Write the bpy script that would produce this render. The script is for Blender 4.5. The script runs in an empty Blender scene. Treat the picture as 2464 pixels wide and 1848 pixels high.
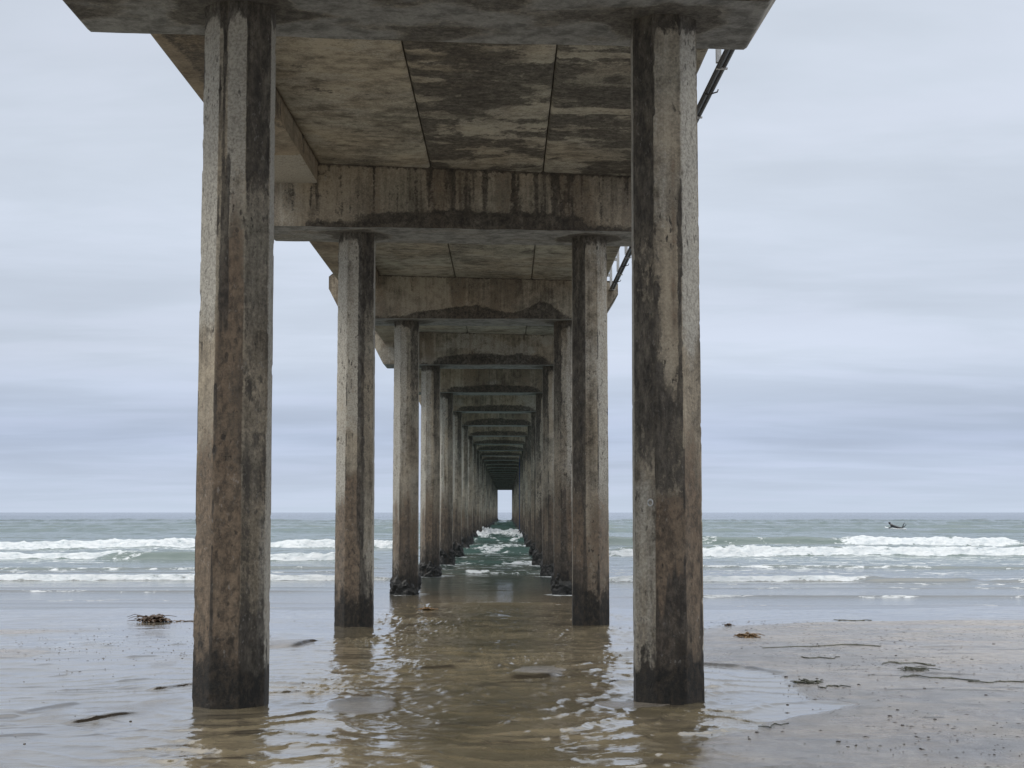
import bpy, math, random
import numpy as np
random.seed(5)
rng = np.random.default_rng(11)
SC = bpy.context.scene
COL = SC.collection
EYE = 1.95

# ------------------------------------------------------------------ noise
_T = rng.random((8, 256, 256)).astype(np.float32)
def vn(x, y, s=0):
    t = _T[s % 8]
    x = x + s*17.31; y = y + s*9.77
    xi = np.floor(x).astype(np.int64); yi = np.floor(y).astype(np.int64)
    fx = (x-xi).astype(np.float32); fy = (y-yi).astype(np.float32)
    fx = fx*fx*(3-2*fx); fy = fy*fy*(3-2*fy)
    a = t[xi & 255, yi & 255]; b = t[(xi+1) & 255, yi & 255]
    c = t[xi & 255, (yi+1) & 255]; d = t[(xi+1) & 255, (yi+1) & 255]
    return (a*(1-fx)+b*fx)*(1-fy)+(c*(1-fx)+d*fx)*fy
def fbm(x, y, o=4, s=0, g=.5):
    r = 0; a = 1; n = 0
    for k in range(o):
        r = r+a*vn(x*2**k, y*2**k, s+k); n += a; a *= g
    return r/n
def ss(a, b, x):
    t = np.clip((x-a)/(b-a), 0, 1)
    return t*t*(3-2*t)

# ------------------------------------------------------------------ object helpers
def tag(o, label=None, cat=None, group=None, kind=None):
    if label: o['label'] = label
    if cat: o['category'] = cat
    if group: o['group'] = group
    if kind: o['kind'] = kind
    return o
def link(name, me, mat, parent=None):
    o = bpy.data.objects.new(name, me); COL.objects.link(o)
    if mat: me.materials.append(mat)
    if parent: o.parent = parent
    return o
def mesh_np(name, V, F, attrs=None, smooth=False):
    """V (n,3), F (m,4) or (m,3) numpy"""
    me = bpy.data.meshes.new(name)
    V = np.asarray(V, dtype=np.float32); F = np.asarray(F, dtype=np.int32)
    me.vertices.add(len(V)); me.vertices.foreach_set('co', V.ravel())
    k = F.shape[1]
    me.loops.add(F.size); me.loops.foreach_set('vertex_index', F.ravel())
    me.polygons.add(len(F))
    me.polygons.foreach_set('loop_start', np.arange(0, F.size, k, dtype=np.int32))
    me.update(calc_edges=True); me.validate()
    if smooth: me.polygons.foreach_set('use_smooth', np.ones(len(me.polygons), dtype=bool))
    for n, a in (attrs or {}).items():
        at = me.attributes.new(n, 'FLOAT', 'POINT')
        at.data.foreach_set('value', np.asarray(a, dtype=np.float32).ravel())
    return me
def quads(nu, nv, off=0, wrap=False):
    """grid index quads for an array of shape (nv, nu)"""
    u = np.arange(nu if wrap else nu-1); v = np.arange(nv-1)
    U, W = np.meshgrid(u, v)
    U2 = (U+1) % nu
    return np.stack([W*nu+U, W*nu+U2, (W+1)*nu+U2, (W+1)*nu+U], -1).reshape(-1, 4)+off
class Acc:
    """collects grids (and their stain and painted-light attributes) into one mesh"""
    def __init__(s): s.V = []; s.F = []; s.A = {'stain': [], 'rust': [], 'pale': [], 'grow': []}; s.n = 0
    def grid(s, P, flip=False, wrap=False, **at):
        nv, nu = P.shape[:2]
        q = quads(nu, nv, s.n, wrap)
        if flip: q = q[:, ::-1]
        s.V.append(P.reshape(-1, 3)); s.F.append(q)
        for k in s.A:
            a = at.get(k, 0.0)
            s.A[k].append(np.broadcast_to(np.asarray(a, dtype=np.float32), (nv, nu)).reshape(-1))
        s.n += nv*nu
    def mesh(s, name, smooth=False):
        return mesh_np(name, np.concatenate(s.V), np.concatenate(s.F), {k: np.concatenate(v) for k, v in s.A.items()}, smooth)
def box_grid(acc, x0, x1, y0, y1, z0, z1, n=1, **at):
    def face(a, b, c, d, flip=False):
        t = np.linspace(0, 1, n+1)
        U, W = np.meshgrid(t, t)
        a, b, c, d = [np.array(p, float) for p in (a, b, c, d)]
        P = (a*((1-U)*(1-W))[..., None]+b*(U*(1-W))[..., None]+c*(U*W)[..., None]+d*((1-U)*W)[..., None])
        acc.grid(P, flip, **at)
    face((x0,y0,z0),(x1,y0,z0),(x1,y0,z1),(x0,y0,z1))
    face((x1,y1,z0),(x0,y1,z0),(x0,y1,z1),(x1,y1,z1))
    face((x0,y1,z0),(x0,y0,z0),(x0,y0,z1),(x0,y1,z1))
    face((x1,y0,z0),(x1,y1,z0),(x1,y1,z1),(x1,y0,z1))
    face((x0,y1,z0),(x1,y1,z0),(x1,y0,z0),(x0,y0,z0))
    face((x0,y0,z1),(x1,y0,z1),(x1,y1,z1),(x0,y1,z1))
def tube_np(pts, rad, seg=8):
    """smooth tube along pts; rad scalar or list -> V, F"""
    pts = np.array(pts, float); n = len(pts)
    r = np.full(n, rad) if np.isscalar(rad) else np.array(rad)
    T = np.gradient(pts, axis=0); T /= np.linalg.norm(T, axis=1)[:, None]+1e-9
    up = np.array([0, 0, 1.0]); V = []
    for i in range(n):
        a = np.cross(T[i], up)
        if np.linalg.norm(a) < .1: a = np.cross(T[i], [1, 0, 0])
        a /= np.linalg.norm(a); b = np.cross(a, T[i])
        for k in range(seg):
            t = 2*math.pi*k/seg
            V.append(pts[i]+r[i]*(a*math.cos(t)+b*math.sin(t)))
    F = quads(seg, n, 0, True)
    caps = []
    V += [pts[0], pts[-1]]
    c0 = n*seg; c1 = c0+1
    for k in range(seg):
        caps.append([c0, (k+1) % seg, k, k]); caps.append([c1, (n-1)*seg+k, (n-1)*seg+(k+1) % seg, (n-1)*seg+(k+1) % seg])
    return np.array(V), F, caps
def tubes_mesh(name, lst, seg=8):
    V = []; F = []
    for pts, rad in lst:
        v, f, c = tube_np(pts, rad, seg)
        off = len(V)
        V += v.tolist()
        F += (f+off).tolist()
        F += [[q+off for q in t[:3]] for t in c]
    me = bpy.data.meshes.new(name); me.from_pydata(V, [], F); me.update()
    me.polygons.foreach_set('use_smooth', np.ones(len(me.polygons), dtype=bool))
    return me

# ------------------------------------------------------------------ material helpers
class NT:
    def __init__(s, tree): s.t = tree; s.n = tree.nodes; s.l = tree.links
    def new(s, ty, **kw):
        n = s.n.new(ty)
        for k, v in kw.items(): setattr(n, k, v)
        return n
    def set(s, sock, v):
        if isinstance(v, bpy.types.NodeSocket): s.l.new(v, sock)
        else:
            if sock.type == 'RGBA' and len(v) == 3: v = (*v, 1)
            sock.default_value = v
    def math(s, op, a, b=0.0, c=None, clamp=False):
        n = s.new('ShaderNodeMath', operation=op, use_clamp=clamp)
        s.set(n.inputs[0], a); s.set(n.inputs[1], b)
        if c is not None: s.set(n.inputs[2], c)
        return n.outputs[0]
    def mix(s, f, a, b, mode='MIX'):
        n = s.new('ShaderNodeMix', data_type='RGBA', blend_type=mode)
        s.set(n.inputs[0], f); s.set(n.inputs[6], a); s.set(n.inputs[7], b)
        return n.outputs[2]
    def mapr(s, v, a, b, c=0.0, d=1.0, smooth=True):
        n = s.new('ShaderNodeMapRange', interpolation_type='SMOOTHSTEP' if smooth else 'LINEAR')
        s.set(n.inputs[0], v)
        for i, q in enumerate((a, b, c, d)): n.inputs[i+1].default_value = q
        return n.outputs[0]
    def noise(s, vec, scale, detail=4, rough=.5, dist=0, sc=(1, 1, 1), col=False, loc=(0, 0, 0)):
        m = s.new('ShaderNodeMapping'); s.set(m.inputs[0], vec); m.inputs[3].default_value = sc; m.inputs[1].default_value = loc
        n = s.new('ShaderNodeTexNoise')
        s.l.new(m.outputs[0], n.inputs['Vector'])
        n.inputs['Scale'].default_value = scale; n.inputs['Detail'].default_value = detail
        n.inputs['Roughness'].default_value = rough; n.inputs['Distortion'].default_value = dist
        return n.outputs[1 if col else 0]
    def attr(s, name): return s.new('ShaderNodeAttribute', attribute_name=name).outputs['Fac']
    def ramp(s, f, stops):
        n = s.new('ShaderNodeValToRGB'); s.set(n.inputs[0], f)
        e = n.color_ramp.elements
        while len(e) < len(stops): e.new(.5)
        for q, (p, c) in zip(e, stops): q.position = p; q.color = (*c, 1)
        return n.outputs[0]
    def bump(s, h, strength, dist, normal=None):
        n = s.new('ShaderNodeBump'); n.inputs['Strength'].default_value = 1; s.set(n.inputs['Strength'], strength)
        n.inputs['Distance'].default_value = dist; s.set(n.inputs['Height'], h)
        if normal: s.l.new(normal, n.inputs['Normal'])
        return n.outputs[0]
def material(name):
    m = bpy.data.materials.new(name); m.use_nodes = True
    t = NT(m.node_tree); b = t.n['Principled BSDF']
    pos = t.new('ShaderNodeNewGeometry').outputs['Position']
    return m, t, b, pos

def concrete(name, ssc, seed, lo, hi, pit=1.0, mott=None, stain_col=(.026, .023, .020), streak_w=.5):
    m, t, b, pos = material(name)
    L = (seed*3.7, seed*1.3, seed*2.1)
    big = t.noise(pos, .8, 5, .6, .5, loc=L)
    med = t.noise(pos, 5, 9, .7, .3, loc=L)
    stk = t.noise(pos, 1.0, 7, .65, .2, sc=ssc, loc=L)
    fine = t.noise(pos, 42, 5, .7, loc=L)
    v = t.math('ADD', t.math('MULTIPLY', med, 1-streak_w), t.math('MULTIPLY', stk, streak_w))
    v = t.math('ADD', v, t.math('MULTIPLY', t.math('SUBTRACT', big, .5), .5))
    v = t.math('ADD', v, t.math('MULTIPLY', t.math('SUBTRACT', fine, .5), .22))
    c = t.ramp(v, [(.36, lo), (.47, tuple((a*.55+q*.45) for a, q in zip(lo, hi))), (.60, hi)])
    # warm/cool drift
    hue = t.noise(pos, .55, 3, .5, loc=(5+seed, 2, 1))
    c = t.mix(t.mapr(hue, .42, .62, 0, .35), c, t.mix(1.0, c, (1.06, .93, .76), 'MULTIPLY'))
    c = t.mix(t.mapr(hue, .50, .34, 0, .45), c, t.mix(1.0, c, (.90, .98, .98), 'MULTIPLY'))
    grn = t.noise(pos, 19, 6, .75, .2, sc=(1, 1, .6) if name.startswith('col') else (1, 1, 1), loc=L)
    nz = t.math('SUBTRACT', t.math('ADD', t.math('ADD', t.math('MULTIPLY', med, .38), t.math('MULTIPLY', stk, .27)), t.math('MULTIPLY', grn, .42)), .535)
    def m_(a, amp, lo_=.38, hi_=.62, mx=1.0):
        k = t.math('ADD', t.attr(a), t.math('MULTIPLY', nz, amp))
        return t.mapr(k, lo_, hi_, 0, mx)
    c = t.mix(m_('pale', 1.6, .3, .7, .8), c, t.mix(t.mapr(fine, .35, .6), (.34, .325, .285), (.50, .48, .42)))
    c = t.mix(m_('rust', 2.0, .22, .72, .86), c, t.mix(t.mapr(grn, .35, .65), (.056, .041, .029), (.215, .155, .105)))
    sv = t.noise(pos, 11, 7, .78, .3, sc=(1, 1, .35) if name.startswith('col') else (1, 1, 1), loc=(4, seed, 6))
    c = t.mix(t.math('MULTIPLY', m_('stain', 2.8, .35, .63, .96), t.mapr(sv, .66, .38, .62, 1.0)), c, t.mix(t.mapr(grn, .40, .68), stain_col, (.085, .076, .065)))
    # pits and speckle, elongated with gravity
    p1 = t.noise(pos, 26, 3, .55, sc=(1, 1, .45), loc=L)
    p2 = t.noise(pos, 2.1, 4, .6, loc=(9, seed, 3))
    pits = t.math('MULTIPLY', t.mapr(p1, .60, .68), t.mapr(p2, .42, .62, .1, 1.0))
    c = t.mix(t.math('MULTIPLY', pits, .85*pit), c, (.035, .03, .026))
    wh = t.math('MULTIPLY', t.mapr(t.noise(pos, 34, 3, .6, sc=(1, 1, .5), loc=(3, 8, seed)), .60, .70), t.mapr(p2, .55, .40))
    c = t.mix(t.math('MULTIPLY', wh, .35*pit), c, (.42, .40, .37))
    if name == 'cap_concrete':   # downward faces tinted blue-grey: bluish light off the water painted into the colour
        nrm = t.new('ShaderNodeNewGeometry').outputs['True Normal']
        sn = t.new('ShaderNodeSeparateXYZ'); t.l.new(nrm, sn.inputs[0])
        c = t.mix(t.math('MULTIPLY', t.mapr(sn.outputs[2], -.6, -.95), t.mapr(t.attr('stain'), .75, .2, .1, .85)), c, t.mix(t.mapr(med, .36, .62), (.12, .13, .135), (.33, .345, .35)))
    c = t.mix(t.mapr(fine, .3, .7, .22, 0), c, (.05, .045, .04))
    g = m_('grow', 2.4, .34, .66, .96)
    c = t.mix(g, c, t.mix(t.mapr(grn, .42, .66), (.005, .005, .004), (.036, .027, .018)))
    t.l.new(c, b.inputs['Base Color'])
    t.set(b.inputs['Roughness'], t.mapr(g, 0, 1, .88, .72))
    h = t.math('ADD', t.math('MULTIPLY', med, .8), t.math('MULTIPLY', fine, .35))
    h = t.math('SUBTRACT', h, t.math('MULTIPLY', pits, .35))
    t.l.new(t.bump(h, .9, .016), b.inputs['Normal'])
    return m

M = {}
M['column'] = concrete('column_concrete', (9, 9, .45), 1, (.092, .080, .062), (.43, .385, .305))
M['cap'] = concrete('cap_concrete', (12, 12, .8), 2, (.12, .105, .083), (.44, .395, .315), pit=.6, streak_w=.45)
M['deck'] = concrete('deck_concrete', (2.8, 5, 5), 3, (.13, .118, .094), (.49, .460, .380), pit=.5, streak_w=.38)
M['beam'] = concrete('edge_beam_concrete', (5, .6, 7), 4, (.16, .13, .095), (.40, .345, .26), pit=.4, streak_w=.4)

def plain(name, col, rough=.5, metal=0.0, nscale=30, var=.3, bump=.2):
    m, t, b, pos = material(name)
    n = t.noise(pos, nscale, 5, .6)
    c = t.mix(t.mapr(n, .35, .65, 0, var), col, tuple(q*.35 for q in col))
    t.l.new(c, b.inputs['Base Color']); b.inputs['Roughness'].default_value = rough; b.inputs['Metallic'].default_value = metal
    t.l.new(t.bump(n, bump, .004), b.inputs['Normal'])
    return m
M['pipe'] = plain('dark_conduit', (.045, .04, .04), .45)
M['bracket'] = plain('galvanised_bracket', (.55, .56, .56), .6, .2)
M['blue'] = plain('blue_plastic', (.03, .06, .16), .5)
M['kelp'] = plain('kelp', (.085, .045, .018), .35, nscale=12, var=.7)
M['kelp_light'] = plain('kelp_ochre', (.19, .105, .03), .4, nscale=12, var=.6)
M['eelgrass'] = plain('eelgrass', (.06, .062, .034), .45, nscale=12, var=.6)
M['pebble'] = plain('wet_pebble', (.05, .042, .038), .3, nscale=40)
M['board'] = plain('white_board', (.75, .77, .78), .3, nscale=3, var=.05)
M['wetsuit'] = plain('black_wetsuit', (.012, .014, .018), .45)
M['mussel'] = plain('mussel_bed', (.016, .016, .014), .6, nscale=30, var=.6, bump=1.5)

# ------------------------------------------------------------------ ground
def base_z(y): return np.interp(y, [-300, -20, 0, 9, 12.5, 23.7, 30, 34.8, 46, 60, 100, 400, 3000], [14, 1.6, .62, .44, .392, .215, .14, .075, -.12, -.45, -1.6, -7, -30])
def seg_d(x, y, a, b):
    ax, ay = a; bx, by = b; dx, dy = bx-ax, by-ay; L2 = dx*dx+dy*dy
    t = ((x-ax)*dx+(y-ay)*dy)/L2
    tc = np.clip(t, 0, 1)
    d = np.hypot(x-ax-tc*dx, y-ay-tc*dy)
    side = ((x-ax)*(-dy)+(y-ay)*dx)/math.sqrt(L2)
    return t, d, side
SCARPS = [((-3.22, 11.38), (-2.87, 12.08), .016), ((-3.70, 12.0), (-3.49, 12.78), .012), ((-3.95, 11.75), (-3.70, 11.87), .010), ((-3.18, 13.9), (-2.78, 14.5), .015),
          ((-3.6, 10.55), (-3.18, 10.85), .008), ((-4.1, 13.6), (-3.5, 13.78), .006), ((-4.3, 17.6), (-3.95, 17.7), .008), ((-4.2, 19.4), (-4.0, 19.47), .01), ((-4.95, 19.1), (-4.8, 19.25), .01),
          ((-2.62, 19.0), (-2.49, 20.5), .02), ((1.95, 16.6), (2.42, 16.1), .014), ((2.42, 16.1), (2.72, 15.3), .010),
          ((-1.0, 16.0), (-.5, 16.1), .010), ((.0, 14.85), (.55, 14.95), .022), ((.85, 14.45), (1.12, 14.55), .012)]
MOUNDS = [(-1.14, 12.75, .28, .80, .014), (.33, 15.85, .24, .95, .014), (1.02, 12.75, .36, .40, .006), (-2.85, 19.8, .36, .85, .008)]
_r = random.Random(77)
MINI = []
for _ in range(70):
    q = 9.6+11*_r.random()**1.2; xx = -_r.uniform(1.9, 2.2+q*.22); l_ = _r.uniform(.12, .5)
    MINI.append(((xx, q), (xx+l_, q+l_*_r.uniform(.1, .9)), _r.uniform(.003, .0055)))
for _ in range(26):
    q = 11+10*_r.random(); xx = _r.uniform(2.9, 6); l_ = _r.uniform(.2, .7)
    MINI.append(((xx, q), (xx+l_, q+l_*_r.uniform(-.25, .25)), _r.uniform(.003, .005)))
def sand_fields(x, y):
    z = base_z(y)
    fade = ss(60, 30, y)*ss(-5, 5, y)
    nb = fbm(x*.35, y*.28, 3, 1)-.5
    z = z+nb*.05*ss(5, 12, y)*ss(40, 22, y)
    # wet / damp boundary
    xb = np.interp(y, [3, 8, 9.5, 10.1, 10.4, 11.5, 12.6, 13.8, 15.4, 16.4, 17.2, 20, 22.5, 24, 25.0, 26.2], [.5, .9, 1.1, 1.21, 1.37, 1.84, 2.72, 2.62, 2.75, 2.1, 1.9, 2.0, 2.6, 3.8, 6.0, 60])
    edge = (x-xb)+(fbm(x*2.2, y*1.1, 4, 2)-.5)*.55
    soft = np.interp(y, [15, 17, 20], [.10, .5, 1.2])
    damp = ss(-1, 1, edge/soft)
    damp = damp*(.62+.38*ss(.36, .60, fbm(x*.55, y*.8, 4, 3)))
    # left strip that has drained
    ld = ss(.42, .62, fbm(x*.6, y*.30, 4, 5))*ss(-4.0, -6.2, x)*ss(16.5, 18.5, y)*ss(23.8, 21.5, y)
    damp = np.maximum(damp, ld*.9)
    ll = ss(.52, .70, fbm(x*1.0, y*.45, 4, 3))*ss(-2.2, -3.0, x)*ss(25, 20, y)*.34
    damp = np.maximum(damp, ll)
    z = z+damp*.018
    # ripples of running water
    a = .18*ss(1, -4, x)
    yy = y-a*x*1.2+(fbm(x*.55, y*.35, 3, 4)-.5)*2.6
    bow = .55*np.exp(-((x-.1)/.75)**2)*ss(16, 12.5, y)
    yy2 = yy+bow
    lam = .42+.35*vn(x*.3, y*.15, 6)
    ph = yy2/.55*2*math.pi*(.75+.5*vn(x*.12, y*.10, 3))
    r1 = np.abs(np.sin(ph*.5+fbm(x*1.3, y*.7, 3, 7)*5+(fbm(x*6, y*4, 3, 2)-.5)*1.3))
    r1 = 1-r1
    wetm = 1-damp
    chan = ss(-2.7, -1.9, x)*ss(2.4, 1.4, x)
    z = z+wetm*fade*(r1**3)*(.0085+.0140*chan)*(.35+1.1*vn(x*.8, y*.5, 5))
    # finer chop in patches
    cp = ss(.48, .66, fbm(x*.9, y*.42, 3, 2))
    f1 = fbm(x*4.2, y*3.0+x*.5, 3, 3)-.5
    f2 = fbm(x*10, y*8, 2, 1)-.5
    chop = cp*(.35+.65*chan)
    # choppy water round the foot of the columns
    for cx, cy in ((-2.45, 11.2), (-2.3, 10.2), (1.15, 10.6), (1.5, 11.4), (-1.7, 13.2), (1.0, 14.6), (-.3, 14.6), (-1.8, 10.0), (-1.9, 16.5)):
        chop = np.maximum(chop, np.exp(-((x-cx)/.28)**2-((y-cy)/.9)**2))
    z = z+wetm*fade*(f1*.010*(.3+chop)*(1+.5*chan)+f2*.013*(chop+.40*chan)+(fbm(x*2.1+y*.4, y*1.3, 3, 5)-.5)*.016*chan)
    # elongated streak relief everywhere (left flat and damp sand)
    s1 = fbm(x*1.1+y*.22, y*2.6-x*.5, 4, 6)-.5
    lf = ss(-2.2, -3.0, x)
    z = z+s1*fade*(.015*damp+.012*lf*wetm+.004)
    g1 = fbm(x*6, y*7, 3, 5)-.5
    z = z+g1*.009*damp*fade+(fbm(x*14, y*12, 2, 2)-.5)*.004*damp*fade
    for cx, cy in ((-2.24, 12.65), (1.345, 12.9), (-2.34, 23.8), (1.3, 24.1)):
        rr = np.hypot(x-cx, y-cy)
        z = z+wetm*.006*np.sin(rr*26+(fbm(x*3, y*3, 2, 5)-.5)*5)*np.exp(-np.maximum(rr-.30, 0)/.28)
    # drained mounds standing out of the film of water
    dk = np.zeros_like(x)
    for cx, cy, rx, ry, h in MOUNDS:
        d = np.hypot((x-cx)/rx, (y-cy)/ry)+(fbm(x*3.5+cx, y*1.6, 3, 3)-.5)*.9
        bk = ss(-.2, .9, (y-cy)/ry)
        k = ss(1.0+.12, .93-.6*bk, d)*(1-.45*bk)
        z = z*(1-k)+(base_z(y)+nb*.05*ss(5, 12, y)*ss(40, 22, y)+.006+h*(.6+.4*ss(1.2, 0, d)))*k
        damp = np.maximum(damp, k*.55)
    X_, Y_, Z_, DK_ = x, y, z, dk
    for a_, b_, h in SCARPS+MINI:
        sel = (np.abs(X_-(a_[0]+b_[0])/2) < 1.7) & (np.abs(Y_-(a_[1]+b_[1])/2) < 1.9)
        if not sel.any(): continue
        x, y, z, dk = X_[sel], Y_[sel], Z_[sel], DK_[sel]
        t, d, side = seg_d(x, y, a_, b_)
        w = ss(-.12, .18, t)*ss(1.12, .8, t)
        s = np.sign(b_[0]-a_[0])*side
        wob = (fbm(x*3+t, y*3, 2, 4)-.5)*.06
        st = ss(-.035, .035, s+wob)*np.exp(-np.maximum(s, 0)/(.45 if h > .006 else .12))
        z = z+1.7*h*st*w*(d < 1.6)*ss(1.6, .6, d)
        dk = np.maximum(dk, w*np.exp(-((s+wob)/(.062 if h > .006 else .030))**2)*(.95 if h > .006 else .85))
        Z_[sel] = z; DK_[sel] = dk
    x, y, z, dk = X_, Y_, Z_, DK_
    return z, damp, dk, chop*wetm, chan
def sand_z1(x, y):
    a = sand_fields(np.array([[float(x)]]), np.array([[float(y)]]))
    return float(a[0][0, 0])
ys = [8.4]
while ys[-1] < 60: ys.append(ys[-1]+max(.017, .017*(ys[-1]/9)**1.9))
ys = np.array(ys)
ys = np.concatenate([[-300, -200, -120, -60, -30, -15, -8, -4, -2, 0, 1.5, 3, 4, 5, 5.8, 6.4, 6.9, 7.3, 7.6, 7.9, 8.1, 8.25], ys, [65, 75, 90, 120, 200, 400, 1000, 3000, 8000, 20000]])
xs = [0.0]
while xs[-1] < 40: xs.append(xs[-1]+(.0165 if xs[-1] < 3.6 else .0165+(xs[-1]-3.6)*.03))
xs = np.array(xs)
xs = np.concatenate([-xs[:0:-1], xs])
xs = np.concatenate([[-20000, -5000, -1500, -500, -200, -90], xs, [90, 200, 500, 1500, 5000, 20000]])
X, Y = np.meshgrid(xs, ys)
Z, DA, DK, CH, CN = sand_fields(X, Y)
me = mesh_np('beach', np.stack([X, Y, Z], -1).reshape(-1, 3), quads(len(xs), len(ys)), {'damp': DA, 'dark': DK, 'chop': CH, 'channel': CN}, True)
m, t, b, pos = material('wet_sand')
damp = t.attr('damp'); dk = t.attr('dark')
n1 = t.noise(pos, .8, 6, .6, .6, sc=(.8, .9, 1))
n2 = t.noise(pos, 6, 6, .65, sc=(1, .55, 1))
grain = t.noise(pos, 170, 3, .7)
streak = t.noise(pos, 2.4, 6, .6, .4, sc=(.7, 2.2, 1))
wetc = t.mix(t.mapr(n1, .35, .68), (.100, .090, .068), (.160, .142, .108))
wetc = t.mix(t.attr('channel'), wetc, t.mix(t.mapr(n1, .35, .68), (.112, .094, .058), (.210, .175, .114)))
mud = t.math('MULTIPLY', t.mapr(streak, .46, .64), t.mapr(t.noise(pos, 1.6, 5, .6, .6, sc=(.6, 1, 1)), .42, .60))
wetc = t.mix(t.math('MULTIPLY', mud, .78), wetc, (.055, .046, .035))
wetc = t.mix(t.mapr(n2, .55, .75, 0, .3), wetc, (.21, .175, .12))
dampc = t.mix(t.mapr(n2, .35, .65), (.215, .202, .188), (.315, .298, .278))
dampc = t.mix(t.mapr(t.noise(pos, 7, 7, .72, .3), .50, .68, 0, .55), dampc, (.10, .09, .082))
dampc = t.mix(t.mapr(t.noise(pos, 1.3, 5, .6, .5, sc=(.6, 1, 1)), .38, .62), t.mix(1.0, dampc, (.80, .84, .92), 'MULTIPLY'), t.mix(1.0, dampc, (1.12, 1.06, .98), 'MULTIPLY'))
dampc = t.mix(t.mapr(grain, .60, .70, 0, .45), dampc, (.09, .08, .07))
c = t.mix(t.mapr(damp, .1, .9), wetc, dampc)
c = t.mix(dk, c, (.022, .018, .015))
t.l.new(c, b.inputs['Base Color'])
r = t.mapr(damp, 0, .9, .03, .27)
r = t.math('ADD', r, t.mapr(n1, .35, .7, 0, .05))
t.l.new(r, b.inputs['Roughness']); b.inputs['IOR'].default_value = 1.68
wb = t.noise(pos, 7, 5, .6, .8, sc=(1, .8, 1))
wb2 = t.noise(pos, 26, 3, .6, .5)
hh = t.math('ADD', t.math('MULTIPLY', wb, .5), t.math('MULTIPLY', t.math('MULTIPLY', wb2, t.attr('chop')), .5))
nb_ = t.bump(hh, t.mapr(damp, 0, .8, .22, .0), .03)
gb = t.math('ADD', t.math('MULTIPLY', t.noise(pos, 38, 6, .75, sc=(1, 1.2, 1)), 1.0), t.math('MULTIPLY', t.noise(pos, 9, 5, .7, sc=(.8, 2.0, 1)), 1.8))
nb_ = t.bump(gb, t.mapr(damp, .1, .9, 0, 1.0), .024, nb_)
t.l.new(nb_, b.inputs['Normal'])
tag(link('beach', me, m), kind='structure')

# ------------------------------------------------------------------ sea
# breakers: y of the front, height, x range, foam strength, wiggle, depth of the foam behind
BRK = [
    (84, .44, -75, -4, .95, 2.2, 6), (63.5, .26, -70, -14, .9, 1.4, 3.5), (63.5, .34, -17, -10, .05, 1.0, 4), (63.0, .30, -12, -5, .9, 1.0, 4), (43.8, .16, -60, -2.2, .85, 1.0, 2.2),
    (35.4, .05, -40, -3.0, .40, .9, 1.0), (38.8, .03, -40, -2.0, .2, .8, 1.0),
    (91, .56, 2, 21, .04, 3.0, 6), (91, .50, 19, 31, 1.0, 2.0, 6), (91, .5, 30, 70, .05, 3.0, 6), (69, .37, 3.0, 75, .95, 2.4, 6), (78, .2, 4, 40, .5, 2.5, 5),
    (42.3, .15, 1.8, 10.8, .85, .8, 1.8), (42.6, .10, 9.4, 13, .15, .8, 2), (41.6, .15, 12.2, 50, .72, 1.0, 4.0), (33.2, .05, 1.5, 40, .48, .9, .9), (30.4, .03, -1.6, 1.4, .55, .6, .8),
    (30.6, .02, -14, -2.2, .18, .6, .5),
    (124, .40, -7, 6, .95, 4.0, 7), (98, .25, -5, 5, .30, 3.0, 4), (84, .22, -4, 4, .50, 2.5, 2.5), (74, .26, -4, 4, .50, 2.0, 1.6), (59, .13, -4, 4, .5, 2.0, 1.5), (49, .10, -4, 3.2, .55, 1.5, 1.1),
    (32.0, .015, -40, -3, .40, .9, .6), (37.6, .03, 2.2, 40, .36, 1.0, .8), (39.9, .03, 3, 30, .30, 1.2, .9), (53, .09, -50, -3, .42, 2.0, 2.2), (54.5, .09, 4, 60, .45, 2.4, 2.4), (48.5, .05, -50, -3, .34, 1.6, 1.6), (28.9, .01, -14, -2.3, .30, .9, .5), (29.2, .01, 2, 18, .30, .9, .5),
    (150, .45, -90, 90, .0, 6, 6), (185, .5, -90, 120, .0, 8, 6), (240, .5, -160, 160, .0, 12, 8), (320, .5, -260, 260, .0, 16, 8),
]
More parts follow.
